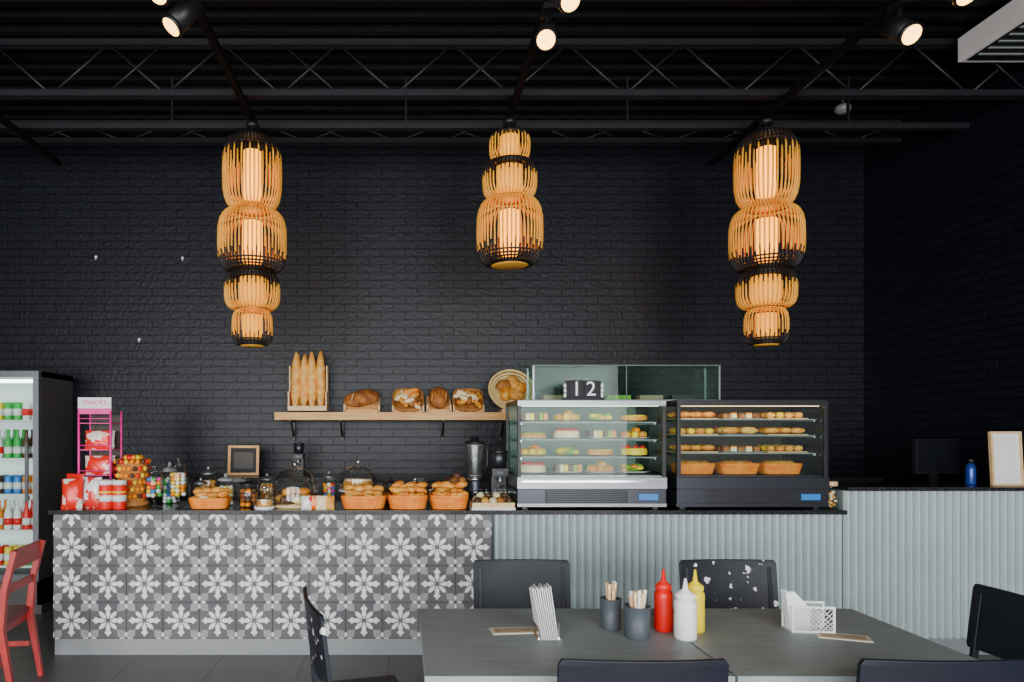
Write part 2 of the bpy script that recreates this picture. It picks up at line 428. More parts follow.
b=MB('back_counter')
b.box(-2.6,4.3,6.2,6.78,.08,1.16,M_black); b.box(-2.62,4.32,6.17,6.79,1.16,1.2,M_topblk); b.box(-2.58,4.28,6.24,6.76,0,.08,M_plinth)
for i in range(11): b.box(-2.58+i*.62,-2.57+i*.62,6.193,6.2,.1,1.14,M_plinth)
b.build(.003)

# ------------------------------------------------------------ fridge
b=MB('beverage_fridge'); fx0,fx1,fy0,fy1=-4.05,-3.22,6.0,6.62
b.box(fx1-.04,fx1,fy0+.05,fy1,.08,2.15,M_fside); b.box(fx0,fx0+.04,fy0+.05,fy1,.08,2.15,M_fside)
b.box(fx0,fx1,fy0+.05,fy1,2.10,2.155,M_fside); b.box(fx0,fx1,fy0+.05,fy1,0.0,.3,M_fside)
b.box(fx0+.04,fx1-.04,fy1-.04,fy1,.3,2.1,M_fint)
b.box(fx0+.04,fx0+.05,fy0+.06,fy1-.04,.3,2.1,M_fint); b.box(fx1-.05,fx1-.04,fy0+.06,fy1-.04,.3,2.1,M_fint)
b.box(fx1-.05,fx1,fy0,fy0+.05,.3,2.15,M_steel); b.box(fx0,fx0+.05,fy0,fy0+.05,.3,2.15,M_steel)
b.box(fx0+.05,fx1-.05,fy0,fy0+.05,2.09,2.15,M_steel); b.box(fx0+.05,fx1-.05,fy0,fy0+.05,.3,.36,M_steel)
b.box(fx0+.05,fx1-.05,fy0+.02,fy0+.026,.36,2.09,M_glassw)
b.box(fx1-.1,fx1-.075,fy0-.04,fy0-.015,1.0,1.5,M_chrome); b.box(fx1-.1,fx1-.075,fy0-.02,fy0+.005,1.02,1.05,M_chrome);b.box(fx1-.1,fx1-.075,fy0-.02,fy0+.005,1.45,1.48,M_chrome)
b.box(fx0+.06,fx1-.06,fy0+.07,fy0+.1,2.05,2.08,M_ledw)
cm=[M_cgrn,M_cyel,M_cred,M_white,M_cora,M_cblu,M_choc,M_cgrn,M_white]
for k,z in enumerate((.42,.74,1.06,1.38,1.72)):
    b.box(fx0+.05,fx1-.05,fy0+.08,fy1-.05,z-.012,z,M_white)
    for i in range(9):
        x=fx1-.10-i*.082; m=cm[(k*2+i//2)%9]
        for yy in (fy0+.14,fy0+.24):
            if k%2: b.lathe((x,yy,z),[(.032,0),(.034,.01),(.034,.14),(.013,.2),(.013,.235),(.015,.237),(.015,.255)],m,12); 
            else: b.lathe((x,yy,z),[(.028,0),(.033,.01),(.033,.15),(.028,.16)],m,12)
            b.cyl((x,yy,z+.04),.0352,.06,M_white if m!=M_white else M_cred,12)
b.build()

# ------------------------------------------------------------ food helpers
def croissant(b,c,L,r,rz,m=M_croi,tilt=0):
    n=13; P=[];R=[]
    for i in range(n):
        t=i/(n-1)*2-1; a=t*1.15
        x=L/2*math.sin(a)/math.sin(1.15); y=-L*.28*(math.cos(a)-math.cos(1.15)); rr=r*(1-abs(t)**1.8*.72)*(1.0 if i%2 else .82)
        P.append(Vector((c[0],c[1],c[2]))+Matrix.Rotation(rz,3,'Z')@Vector((x,y,tilt*x))); R.append(rr)
    b.tube(P,R,m,10)
def baguette(b,p0,p1,r,m=M_bagu):
    p0=Vector(p0);p1=Vector(p1);n=14
    P=[p0.lerp(p1,i/(n-1)) for i in range(n)]
    R=[r*max(.25,(1-abs(2*i/(n-1)-1)**4))*(1+.05*math.sin(i*2.3)) for i in range(n)]
    b.tube(P,R,m,10)
    d=(p1-p0)
    for i in range(5):
        t=.15+i*.165; q=p0+d*t+Vector((0,-r*.92,0)); b.tube([q+Vector((-.012,0,-.02)),q+Vector((0,-.004,0.005)),q+Vector((.012,0,.03))],[.003,.007,.003],M_score,6)
def roll(b,c,r,m,rz=0):
    b.ell(c,r,m,14,8,.03,rz)
def basket(b,cx,cy,z,w,d,h,m,flare=1.15,n=26,rows=6):
    def pt(a,s,zz,off=0):
        ca,sa=math.cos(a),math.sin(a); e=.45
        x=(w/2*s+off)*math.copysign(abs(ca)**e,ca); y=(d/2*s+off)*math.copysign(abs(sa)**e,sa); return (cx+x,cy+y,zz)
    N=40
    for j in range(rows):
        t=j/(rows-1); s=1/flare+(1-1/flare)*t; zz=z+.008+(h-.016)*t
        b.tube([pt(2*pi*i/N,s,zz,.003*(1 if (i+j)%2 else -1)) for i in range(N)],h/rows*.56,m,6,True)
    b.tube([pt(2*pi*i/N,1.0,z+h) for i in range(N)],.009,m,6,True)
    for i in range(N//2):
        a=2*pi*i/(N/2); b.tube([pt(a,1/flare,z+.004),pt(a,1.01,z+h)],.0045,m,5)
    vs=[pt(2*pi*i/N,1/flare,z+.006) for i in range(N)]; b.add(vs,[tuple(range(N))],m)
def jar(b,c,r,h,fill,lid=None,foot=False,knob=True,fillh=.65):
    x,y,z=c; z0=z
    if foot:
        b.lathe((x,y,z),[(r*.75,0),(r*.7,.008),(r*.15,.025),(r*.13,.06),(r*.35,.075)],M_glass,20); z0=z+.075; h=h-.075
    b.open_lathe((x,y,z0),[(r*.3,0),(r*.8,.006),(r,.03),(r,h*.62),(r*.86,h*.72),(r*.82,h*.76)],M_glass,24)
    b.ring((x,y,z0+h*.76),r*.83,.004,M_glass,24)
    lm=lid or M_glass
    b.lathe((x,y,z0+h*.765),[(r*.9,0),(r*.88,.012),(r*.6,h*.09),(r*.15,h*.12)],lm,20)
    if knob: b.ell((x,y,z0+h*.93),(r*.22,r*.22,h*.07),lm,10,8)
    lv=int(h*fillh/(r*.42)); 
    for j in range(max(lv,1)):
        for i in range(7):
            a=i*2*pi/6.5+j; rr=r*.6 if i<6 else 0
            b.ell((x+rr*math.cos(a),y+rr*math.sin(a),z0+r*.28+j*r*.42),(r*.28,r*.28,r*.24),random.choice(fill),8,6,.05)

CT=1.05
b=MB('snack_display_rack'); x0,x1,y0,y1=-2.56,-2.31,5.36,5.56
for x in (x0,x1):
    for y in (y0,y1): b.tube([(x,y,CT),(x,y,1.78)],.009,M_pink,8)
for z in (1.08,1.27,1.47,1.68):
    b.box(x0,x1,y0,y1,z,z+.006,M_pink); b.tube([(x0,y0,z+.04),(x1,y0,z+.04)],.004,M_pink,6)
b.box(x0,x1,y1-.006,y1,1.08,1.75,M_interd)
b.box(x0-.005,x1+.005,y0-.004,y0+.004,1.755,1.885,M_paper); b.box(x0-.005,x1+.005,y0-.006,y0-.004,1.755,1.80,M_pink)
for z,m in ((1.086,M_bago),(1.276,M_bagr),(1.476,M_bagr)):
    for k in range(2): b.pillow(((x0+x1)/2+.0,y0+.05+.07*k,z),.21,.15,.06,m if k==0 else M_bagw,0,-.1)
o=b.build(); text('SNACKS',((x0+x1)/2,y0-.007,1.845),.05,M_pink,o)
b=MB('snack_bags')
b.pillow((-2.45,5.02,CT),.15,.22,.07,M_bagr,.15,-.12); b.pillow((-2.34,5.08,CT),.16,.23,.07,M_bagw,-.2,-.1); b.pillow((-2.50,5.15,CT),.14,.25,.07,M_cred,-.1,-.1)
b.build()
b=MB('lollipop_stand'); cx,cy=-2.09,5.24
b.lathe((cx,cy,CT),[(.11,0),(.12,.01),(.12,.03),(.10,.04),(.115,.33),(.09,.35)],M_wickb,24)
cc=[M_cora,M_cyel,M_choc,M_cora,M_cred]
for j in range(6):
    for i in range(18):
        a=2*pi*(i+.5*(j%2))/18; rr=.108+.002*j
        b.ell((cx+rr*math.cos(a),cy+rr*math.sin(a),CT+.08+j*.052),(.018,.018,.019),cc[(i*2+j*3)%5],8,6)
for i in range(12):
    a=2*pi*i/12; b.ell((cx+.06*math.cos(a),cy+.06*math.sin(a),CT+.37),(.02,.02,.02),cc[i%5],8,6)
b.build()
b=MB('candy_tubs')
for k,(x,y) in enumerate(((-2.19,5.0),(-2.09,5.0))):
    b.lathe((x,y,CT),[(.045,0),(.048,.01),(.048,.17),(.042,.18)],M_cred,20); b.lathe((x,y,CT+.18),[(.05,0),(.05,.03),(.045,.034)],M_white,20)
    b.cyl((x,y,CT+.06),.0487,.045,M_white,20); b.cyl((x,y,CT+.12),.0487,.015,M_cyel,20)
b.build()
CA=[M_cred,M_cora,M_cyel,M_cgrn,M_cblu,M_white,M_pink]; CO=[M_bread,M_bread2,M_cream,M_choc]
for (x,y,r,h,f,ft,lid) in ((-1.88,5.12,.07,.32,CA,True,None),(-1.72,5.18,.07,.38,[M_cyel,M_white,M_cora],True,None),
        (-1.86,5.40,.065,.33,[M_white,M_cblu,M_cgrn],False,M_bgrey),(-1.56,5.42,.07,.30,[M_cream,M_bread],False,M_steel),(-1.56,5.22,.055,.22,CO,False,M_steel),
        (-1.38,5.26,.07,.25,[M_cyel,M_cream,M_white],False,M_bgrey),(-1.18,5.15,.08,.22,[M_choc,M_bread2,M_cora],False,M_black),(-1.10,5.45,.07,.24,[M_bread,M_cream],False,M_steel),
        (-.11,5.42,.07,.2,[M_choc,M_bread],False,M_black),(.08,5.44,.065,.2,[M_cyel,M_cora],False,M_chrome),(-.61,5.47,.06,.26,CA,False,M_steel),(.22,5.48,.05,.2,[M_cream,M_choc],False,M_black)):
    b=MB('glass_candy_jar'); jar(b,(x,y,CT),r,h,f,lid,ft); b.build()
def breadbasket(cx,cy,w,d,h,wm,kind,name='bread_basket'):
    b=MB(name); basket(b,cx,cy,CT+.002,w,d,h,wm)
    k=0
    for j in range(3):
        for i in range(4):
            x=cx-w*.32+i*w*.21+random.uniform(-.01,.01); y=cy-d*.26+j*d*.26; z=CT+h*.75+.03*(j)+random.uniform(0,.02)
            if kind=='croissant': croissant(b,(x,y,z+.02),w*.36,.030,random.uniform(-1.2,1.2),M_croi,random.uniform(-.4,.4))
            elif kind=='roll': roll(b,(x,y,z),(.045,.042,.03),M_bread if k%3 else M_bagu)
            else: roll(b,(x,y,z),(.045,.028,.026),random.choice([M_croi,M_bread,M_cream]),random.uniform(-.7,.7))
            k+=1
    b.box(cx-w*.38,cx+w*.38,cy-d*.36,cy+d*.36,CT+.01,CT+h*.6,M_bread)
    return b.build()
breadbasket(-1.44,5.05,.28,.17,.075,M_wick,'mix')
breadbasket(-.305,5.08,.32,.22,.09,M_wick,'roll')
breadbasket(.02,5.08,.28,.24,.095,M_wick,'croissant')
breadbasket(.325,5.08,.27,.24,.095,M_wick,'croissant')
def cloche(cx,cy,z,R,H,board,kind,stand=0):
    b=MB('glass_cake_dome')
    if stand: b.lathe((cx,cy,z),[(R*.55,0),(R*.5,.012),(.02,.03),(.018,stand-.03),(R*.5,stand-.012),(R*1.05,stand),(R*1.05,stand+.012)],board,28)
    else: b.lathe((cx,cy,z),[(R*1.02,0),(R*1.08,.01),(R*1.08,.022)],board,32)
    z0=z+(stand+.013 if stand else .023)
    prof=[(R,0)]+[(R*math.cos(a)**.8 if math.cos(a)>0 else 0,H*.35+(H*.55)*math.sin(a)) for a in [i*pi/2/8 for i in range(9)]]
    b.open_lathe((cx,cy,z0),prof,M_glassd,32); b.ring((cx,cy,z0+.003),R,.004,M_glassd,32)
    b.lathe((cx,cy,z0+H*.9),[(.008,0),(.008,.012),(.02,.02),(.02,.035),(.01,.042)],M_chrome,14)
    if kind=='cake': 
        b.lathe((cx,cy,z0),[(R*.8,0),(R*.82,H*.12),(R*.8,H*.3),(R*.7,H*.33)],M_bread,24); b.lathe((cx,cy,z0+H*.331),[(R*.74,0),(R*.70,H*.06)],M_cream,24)
    else:
        for i in range(7):
            a=i*1.05; rr=R*.55 if i<6 else 0
            roll(b,(cx+rr*math.cos(a),cy+rr*math.sin(a),z0+.035),(.055,.05,.033),[M_bread,M_choc,M_cream][i%3],a)
        for i in range(3): roll(b,(cx+.07*math.cos(i*2),cy+.07*math.sin(i*2),z0+.09),(.05,.045,.03),M_croi,i)
    return b.build()
M_glassd=glassmat('dome_glass',gl=.05,k=.8)
cloche(-.84,5.2,CT,.175,.30,M_woodl,'mix'); cloche(-.37,5.39,CT,.145,.21,M_white,'cake',.10)
cloche(-1.03,5.01,CT,.07,.12,M_white,'cake')
b=MB('cookie_packs')
for i in range(4):
    b.pillow((-.72+i*.055,4.975+.012*(i%2),CT),.08,.10,.035,[M_bagw,M_bago,M_cream,M_bread][i],.1*i-.15,-.1)
b.build()
b=MB('chocolate_cake_stand'); b.lathe((.40,5.42,CT),[(.07,0),(.06,.01),(.015,.02),(.015,.12),(.09,.135),(.095,.15)],M_white,24)
for i in range(9):
    a=i*.75; rr=.05 if i<7 else .015; b.ell((.40+rr*math.cos(a),5.42+rr*math.sin(a),CT+.18+(.035 if i>6 else 0)),(.033,.033,.03),M_choc if i%3 else M_bread2,10,6,.05)
b.build()
b=MB('pastry_tray'); x0,x1,y0,y1=.485,.805,4.97,5.2
b.box(x0,x1,y0,y1,CT,CT+.012,M_white)
for a in ((x0,x1,y0,y0+.006),(x0,x1,y1-.006,y1),(x0,x0+.006,y0,y1),(x1-.006,x1,y0,y1)): b.box(*a,CT+.012,CT+.05,M_woodl)
b.box(x0+.01,x1-.01,y0+.008,y1-.008,CT+.125,CT+.129,M_glass); 
for a in ((x0,x1,y0,y0+.003),(x0,x0+.003,y0,y1),(x1-.003,x1,y0,y1)): b.box(*a,CT+.05,CT+.128,M_glass)
for i in range(5):
    for j in range(3): roll(b,(x0+.045+i*.058,y0+.045+j*.07,CT+.06),(.03,.032,.028),[M_choc,M_bread,M_cream,M_bread2][(i+j*2)%4])
for i in range(4): roll(b,(x0+.07+i*.06,y0+.07,CT+.10),(.03,.03,.02),[M_cream,M_choc][i%2])
b.build()
def blender(cx,cy,jm):
    b=MB('countertop_blender')
    b.lathe((cx,cy,CT),[(.075,0),(.078,.02),(.07,.06),(.058,.17),(.055,.19)],M_dsteel,24)
    b.tube([(cx,cy-.065,CT+.09),(cx,cy-.078,CT+.088)],.016,M_chrome,12)
    b.ring((cx,cy,CT+.19),.053,.009,M_chrome,24)
    b.open_lathe((cx,cy,CT+.195),[(.045,0),(.055,.02),(.075,.27)],jm,20); b.cyl((cx,cy,CT+.2),.04,.006,M_chrome,16)
    b.open_lathe((cx,cy,CT+.20),[(.038,0),(.05,.03),(.062,.16)],jm,20)
    for z,r in ((.22,.056),(.462,.075)): b.ring((cx,cy,CT+z),r,.003,M_bgrey,24)
    b.tube([(cx,cy,CT+.2),(cx,cy,CT+.235)],.008,M_chrome,8)
    b.lathe((cx,cy,CT+.465),[(.078,0),(.078,.022),(.056,.028),(.035,.03),(.035,.06),(.03,.063)],M_black,20)
    b.tube([(cx+.066,cy,CT+.43),(cx+.10,cy,CT+.42),(cx+.102,cy,CT+.3),(cx+.058,cy,CT+.25)],.008,M_black,8)
    b.build()
blender(.555,5.44,glassmat('jug_glass',(.85,.88,.88),.22,k=.7,rough=.3))
def grinder(cx,cy,z,s=1,name='coffee_grinder'):
    b=MB(name)
    b.T=Matrix.Translation((cx,cy,z))@Matrix.Scale(s,4)
    b.box(-.075,.075,-.12,.12,0,.03,M_black); b.box(-.065,.065,-.02,.11,.03,.27,M_black); b.box(-.07,.07,-.12,.11,.24,.31,M_black)
    b.lathe((0,-.02,.31),[(.045,0),(.07,.03),(.075,.13),(.07,.135)],M_dsteel,20); b.lathe((0,-.02,.446),[(.075,0),(.075,.015),(.02,.02),(.02,.035)],M_black,20)
    b.tube([(0,-.09,.24),(0,-.1,.19)],.022,M_steel,12); b.tube([(-.03,-.09,.16),(0,-.14,.15),(.03,-.09,.16)],.006,M_chrome,8)
    b.box(-.03,.03,-.125,-.12,.265,.285,M_dsteel)
    b.build(.004)
grinder(.745,5.44,CT,.9)
grinder(-1.0,6.45,1.201,.66,'coffee_bean_grinder')
def frame(name,x0,x1,yb,z,h,fm,im,lean=.12,w=.022,bw=None):
    b=MB(name); b.T=Matrix.Translation(((x0+x1)/2,yb,z))@Matrix.Rotation(-lean,4,'X'); hw=(x1-x0)/2
    b.box(-hw,hw,-.012,.012,0,w,fm); b.box(-hw,hw,-.012,.012,h-w,h,fm); b.box(-hw,-hw+w,-.012,.012,w,h-w,fm); b.box(hw-w,hw,-.012,.012,w,h-w,fm)
    b.box(-hw+w,hw-w,-.002,.006,w,h-w,im)
    if bw: b.box(-hw+w+.03,hw-w-.03,-.004,-.002,w+.04,h-w-.04,bw)
    b.T=Matrix.Translation(((x0+x1)/2,yb,z)); b.tube([(0,.02,h*.6),(0,.02+h*.3,.004)],.005,fm,6)
    return b.build()
frame('picture_frame',-1.66,-1.37,6.4,1.205,.28,M_wood,M_screen,.1,.024,M_interd)
o=frame('notice_frame',4.33,4.56,5.04,1.219,.40,M_woodl,M_paper,.06,.016,None)
for i in range(9): text('mmm mm mmmm',(4.44,5.035,1.27+i*.033),.018,M_bgrey,o,'print_line',(pi/2-.06,0,0),.0005).location.y=-.008+(i*.033)*.06
b=MB('computer_monitor'); b.T=Matrix.Translation((4.27,5.48,1.2))@Matrix.Rotation(.18,4,'Z')
b.box(-.21,.21,-.012,.02,.08,.36,M_black); b.box(-.2,.2,-.014,-.012,.095,.35,M_screen); b.box(-.03,.03,.02,.045,-.1,.25,M_black); b.box(-.1,.1,-.06,.1,-.115,-.1,M_black)
b.build(.004)
b=MB('cash_desk'); b.box(3.3,4.5,5.36,5.95,.72,.76,M_black); 
for x in (3.32,4.44):
    b.box(x,x+.04,5.38,5.42,0,.72,M_black); b.box(x,x+.04,5.88,5.92,0,.72,M_black)
b.box(4.05,4.48,5.37,5.72,.76,1.085,M_dsteel); b.build(.004)
b=MB('water_bottle'); b.lathe((4.24,5.12,1.217),[(.03,0),(.033,.01),(.033,.12),(.026,.15),(.016,.165)],M_bluebot,20); b.lathe((4.24,5.12,1.382),[(.02,0),(.02,.03),(.015,.034)],M_black,16); b.build()
b=MB('glass_cookie_jar'); b.open_lathe((3.135,5.03,CT),[(.02,0),(.05,.003),(.052,.14),(.04,.16),(.04,.17)],M_glass,20); b.lathe((3.135,5.03,CT+.17),[(.046,0),(.046,.03),(.04,.033)],M_woodl,20)
for i in range(14):
    a=i*2.4; rr=.03*(i%3)/2; b.ell((3.135+rr*math.cos(a),5.03+rr*math.sin(a),CT+.02+.008*i),(.014,.014,.01),M_cream if i%2 else M_bread,8,6)
b.build()

# ------------------------------------------------------------ display cases
def display_case(X0,X1,dark):
    b=MB('refrigerated_display_case'); Y0,Y1=4.98,5.56; zb=CT
    sm=M_dsteel if dark else M_steel
    for x in (X0+.04,X1-.08):
        for y in (Y0+.04,Y1-.08): b.box(x,x+.04,y,y+.04,zb,zb+.02,M_black)
    b.box(X0,X1,Y0,Y1,zb+.02,zb+.135,sm)
    b.box(X0-.004,X1+.004,Y0-.012,Y0,zb+.02,zb+.045,sm)
    b.box(X0,X1,Y0-.01,Y0,zb+.045,zb+.15,M_dsteel)
    b.box(X0+.2,X1-.28,Y0-.012,Y0-.01,zb+.05,zb+.14,M_black)
    for i in range(5): b.box(X0+.22,X1-.3,Y0-.016,Y0-.012,zb+.056+i*.017,zb+.064+i*.017,M_dsteel)
    b.box(X0-.004,X1+.004,Y0-.02,Y1,zb+.15,zb+.235,sm)
    b.box(X0-.004,X1+.004,Y0-.021,Y0-.019,zb+.147,zb+.153,M_black)
    if not dark: b.box(X0+.03,X1-.03,Y0-.023,Y0-.02,zb+.20,zb+.212,M_chrome)
    b.box(X1-.2,X1-.06,Y0-.018,Y0-.010,zb+.07,zb+.115,M_blue)
    z0,z1=zb+.235,zb+.80
    lm=M_interd if dark else M_inter
    b.box(X0+.02,X1-.02,Y0+.02,Y1-.02,z0,z0+.012,M_steel if not dark else M_dsteel)
    b.box(X0+.03,X1-.03,Y1-.03,Y1-.02,z0,z1-.03,lm)
    b.box(X0,X1,Y0-.005,Y1,z1-.03,z1,M_black if dark else M_dsteel)
    b.box(X0,X1,Y0-.012,Y0-.005,z1-.045,z1-.005,M_black if dark else M_steel)
    w=.028 if dark else .024
    for x in (X0,X1-w):
        b.box(x,x+w,Y0-.01,Y0+.02,z0,z1-.03,M_black); b.box(x,x+w,Y1-.03,Y1,z0,z1-.03,M_black)
        b.box(x+w/2-.003,x+w/2+.003,Y0+.02,Y1-.03,z0,z1-.03,M_glassw)
    b.box(X0+w,X1-w,Y0,Y0+.005,z0,z1-.04,M_glassw)
    b.box(X0+.04,X1-.04,Y0+.03,Y0+.05,z1-.045,z1-.03,M_ledy if dark else M_ledw)
    shelves=(z0+.17,z0+.30,z0+.42) if dark else (z0+.14,z0+.27,z0+.40)
    for z in shelves:
        b.box(X0+.03,X1-.03,Y0+.09,Y1-.05,z,z+.006,M_glassg); b.box(X0+.03,X1-.03,Y0+.085,Y0+.09,z-.002,z+.006,M_bgrey)
        for x in (X0+.035,X1-.045): b.box(x,x+.01,Y0+.09,Y1-.05,z-.015,z,M_chrome)
    if dark:
        for cx in (X0+.2,X0+.53,X0+.85):
            basket(b,cx,Y0+.2,z0+.014,.28,.2,.075,M_wick)
            b.box(cx-.1,cx+.1,Y0+.12,Y0+.28,z0+.02,z0+.06,M_bread)
            for k in range(4): roll(b,(cx-.08+k*.053,Y0+.2,z0+.09),(.04,.06,.025),random.choice([M_bread,M_croi]))
        for q,z in enumerate(shelves):
            for k in range(3):
                xa=X0+.06+k*.335; xb=xa+.30; kind=(k+q*2)%4
                b.box(xa,xb,Y0+.12,Y0+.38,z+.007,z+.014,M_bgrey if kind%2 else M_woodl)
                for rr_ in (0,1,2):
                    yy=Y0+.17+rr_*.08
                    if kind==0:
                        for i in range(3): croissant(b,(xa+.055+i*.095,yy,z+.042),.10,.024,random.uniform(-.5,.5))
                    elif kind==1:
                        for i in range(5):
                            x=xa+.035+i*.057; b.box(x-.022,x+.022,yy-.03,yy+.03,z+.015,z+.045,[M_bread2,M_cream][i%2]); b.box(x-.022,x+.022,yy-.03,yy+.03,z+.045,z+.055,M_cora if i%2 else M_choc)
                    elif kind==2:
                        for i in range(4): roll(b,(xa+.045+i*.07,yy,z+.037),(.032,.032,.024),random.choice([M_bread,M_bagu,M_cyel]))
                    else:
                        for i in range(2): b.tube([(xa+.02+i*.14,yy,z+.04),(xa+.05+i*.14,yy,z+.042),(xa+.11+i*.14,yy,z+.042),(xa+.14+i*.14,yy,z+.04)],[.012,.026,.026,.012],M_bagu if (i+rr_)%2 else M_croi,10)
    else:
        for q,z in enumerate((z0+.012,)+shelves):
            for k in range(4):
                cx=X0+.155+k*.257; cy=Y0+.23
                b.lathe((cx,cy,z+.007),[(.07,0),(.112,.010),(.114,.012)],M_chrome if q%2 else M_white,24)
                kk=(k*3+q)%5
                if kk==0:
                    b.lathe((cx,cy,z+.018),[(.095,0),(.098,.03),(.09,.05)],M_cyel if q%2 else M_cream,20)
                    for i in range(7): b.ell((cx+.07*math.cos(i*.9),cy+.07*math.sin(i*.9),z+.075),(.014,.014,.014),M_cred,8,6)
                elif kk==1:
                    for i in range(9): b.ell((cx+(.07 if i<7 else .02)*math.cos(i*.9),cy+(.07 if i<7 else .02)*math.sin(i*.9),z+.04+(.03 if i>6 else 0)),(.03,.03,.026),random.choice([M_cyel,M_bread,M_cora]),10,6)
                elif kk==2:
                    b.lathe((cx,cy,z+.018),[(.095,0),(.098,.025),(.095,.03)],M_bread,20); b.lathe((cx,cy,z+.049),[(.09,0),(.085,.008)],random.choice([M_cyel,M_green,M_cora]),20)
                elif kk==3:
                    for i in range(6):
                        x=cx-.085+i*.034; b.box(x-.014,x+.014,cy-.07,cy+.05,z+.02,z+.07,[M_choc,M_cream,M_cyel,M_choc,M_green,M_cora][i])
                else:
                    for i in range(14): b.ell((cx+random.uniform(-.07,.07),cy+random.uniform(-.06,.06),z+.03+random.uniform(0,.03)),(.03,.025,.016),random.choice([M_green,M_green,M_cyel,M_bread]),8,6,.1)
    b.build(.002)
display_case(.82,1.90,False); display_case(1.98,3.08,True)
b=MB('glass_countertop_showcase'); x0,x1,y0,y1,z0,z1=.98,2.42,5.24,5.5,CT+.801,2.13
b.box(x0,x1,y0,y1,z0,z0+.012,M_steel)
for x in (x0,x1-.012):
    for y in (y0,y1-.012): b.box(x,x+.012,y,y+.012,z0+.012,z1-.008,M_steel)
for y in (y0+.003,y1-.008): b.box(x0+.012,x1-.012,y,y+.005,z0+.012,z1-.008,M_glassg)
for x in (x0+.003,x1-.008): b.box(x,x+.005,y0+.012,y1-.012,z0+.012,z1-.008,M_glassg)
b.box(x0,x1,y0,y1,z1-.008,z1,M_glassg); b.box(x0,x1,y0-.002,y0+.004,z1-.008,z1,M_inter); b.box(.5*(x0+x1)-.003,.5*(x0+x1)+.003,y0,y0+.003,z0+.01,z1-.01,M_inter)
for i in range(5): b.box(x0+.1+i*.25,x0+.28+i*.25,y0+.08,y0+.18,z0+.012,z0+.05,[M_kraft,M_bgrey,M_green,M_kraft,M_black][i])
b.build()
zt=CT+.801
b=MB('flip_calendar'); b.box(1.17,1.46,4.995,5.1,zt,zt+.012,M_screen); b.box(1.19,1.44,5.03,5.075,zt+.012,zt+.145,M_screen)
for x in (1.212,1.318): b.box(x,x+.098,5.02,5.03,zt+.02,zt+.138,M_screen)
b.tube([(1.2,5.05,zt+.145),(1.2,5.05,zt+.155),(1.43,5.05,zt+.155),(1.43,5.05,zt+.145)],.003,M_bgrey,6)
for x in (1.170,1.444): 
    for i in range(3): b.box(x,x+.016,5.025,5.032,zt+.02+i*.036,zt+.048+i*.036,M_white)
o=b.build(.001)
text('1',(1.261,5.016,zt+.077),.15,M_digit,o,'digit',ext=.002); text('2',(1.367,5.016,zt+.077),.15,M_digit,o,'digit',ext=.002)

# ------------------------------------------------------------ wall shelf with bread
SZ=1.80
b=MB('wall_shelf'); b.box(-1.24,1.35,6.48,6.795,SZ-.075,SZ,M_wood)
for x in (-1.1,-.62,.37,.95):
    b.box(x-.015,x+.015,6.76,6.795,SZ-.28,SZ-.075,M_black); b.box(x-.015,x+.015,6.52,6.795,SZ-.09,SZ-.075,M_black)
    b.tube([(x,6.78,SZ-.25),(x,6.6,SZ-.09)],.01,M_black,6)
b.build(.003)
b=MB('baguette_crate'); x0,x1=-1.12,-.75
b.box(x0,x1,6.52,6.74,SZ,SZ+.015,M_woodl); b.box(x0,x0+.012,6.60,6.74,SZ,SZ+.45,M_woodl); b.box(x1-.012,x1,6.60,6.74,SZ,SZ+.45,M_woodl)
b.box(x0,x1,6.72,6.74,SZ,SZ+.4,M_wood); b.box(x0,x1,6.52,6.53,SZ+.0,SZ+.06,M_woodl)
for s_ in (x0,x1-.012): b.box(s_,s_+.012,6.53,6.60,SZ+.015,SZ+.2,M_woodl)
for i in range(4):
    x=x0+.06+i*.083; baguette(b,(x,6.575+.008*(i%2),SZ+.018),(x+random.uniform(-.012,.012),6.61,SZ+.56+random.uniform(-.03,.05)),.045)
for i in range(4): x=x0+.08+i*.07; baguette(b,(x,6.665,SZ+.02),(x,6.67,SZ+.57),.033)
b.build()
def breadstand(cx,w,kind):
    b=MB('bread_display_tray')
    for sx in (-1,1):
        x=cx+sx*w/2; b.add([(x-.008,6.54,SZ),(x+.008,6.54,SZ),(x+.008,6.76,SZ),(x-.008,6.76,SZ),(x-.008,6.54,SZ+.07),(x+.008,6.54,SZ+.07),(x+.008,6.76,SZ+.16),(x-.008,6.76,SZ+.16)],[(0,3,2,1),(4,5,6,7),(0,1,5,4),(1,2,6,5),(2,3,7,6),(3,0,4,7)],M_woodl)
    b.box(cx-w/2,cx+w/2,6.54,6.552,SZ,SZ+.025,M_wood)
    old=b.T
    b.T=Matrix.Translation((cx,6.65,SZ+.08))@Matrix.Rotation(.85,4,'X')
    b.box(-w/2,w/2,-.10,.11,-.008,.0,M_wood)
    if kind=='dark':
        for i in range(2): b.ell((-.045+.08*i,.02,.05+.03*i),(w*.42,.09,.06),M_bread2,16,10,.02,.15)
        for i in range(4): b.tube([(-.1+i*.06,-.03,.09),(-.08+i*.06,.03,.12)],.005,M_score,6)
    elif kind=='basket':
        basket(b,0,0,.002,w*.98,.27,.07,M_wickb)
        for i in range(18): b.ell((random.uniform(-.34,.34)*w,random.uniform(-.09,.10),.07+random.uniform(0,.045)),(.058,.026,.026),random.choice([M_bread,M_croi,M_cream,M_bread2]),12,8,.04,random.uniform(-1.4,1.4))
    else:
        b.ell((0,.02,.07),(w*.44,.13,.08),M_bread2,16,10,.03)
        for i in range(5): b.tube([(-.07+i*.033,-.06,.11),(-.06+i*.033,.03,.155)],.006,M_bread,6)
    b.T=old; b.build()
breadstand(-.415,.33,'dark'); breadstand(.03,.29,'basket'); breadstand(.325,.22,'loaf'); breadstand(.61,.28,'basket')
b=MB('round_bread_basket'); b.T=Matrix.Translation((1.03,6.66,SZ+.2))@Matrix.Rotation(1.1,4,'X')
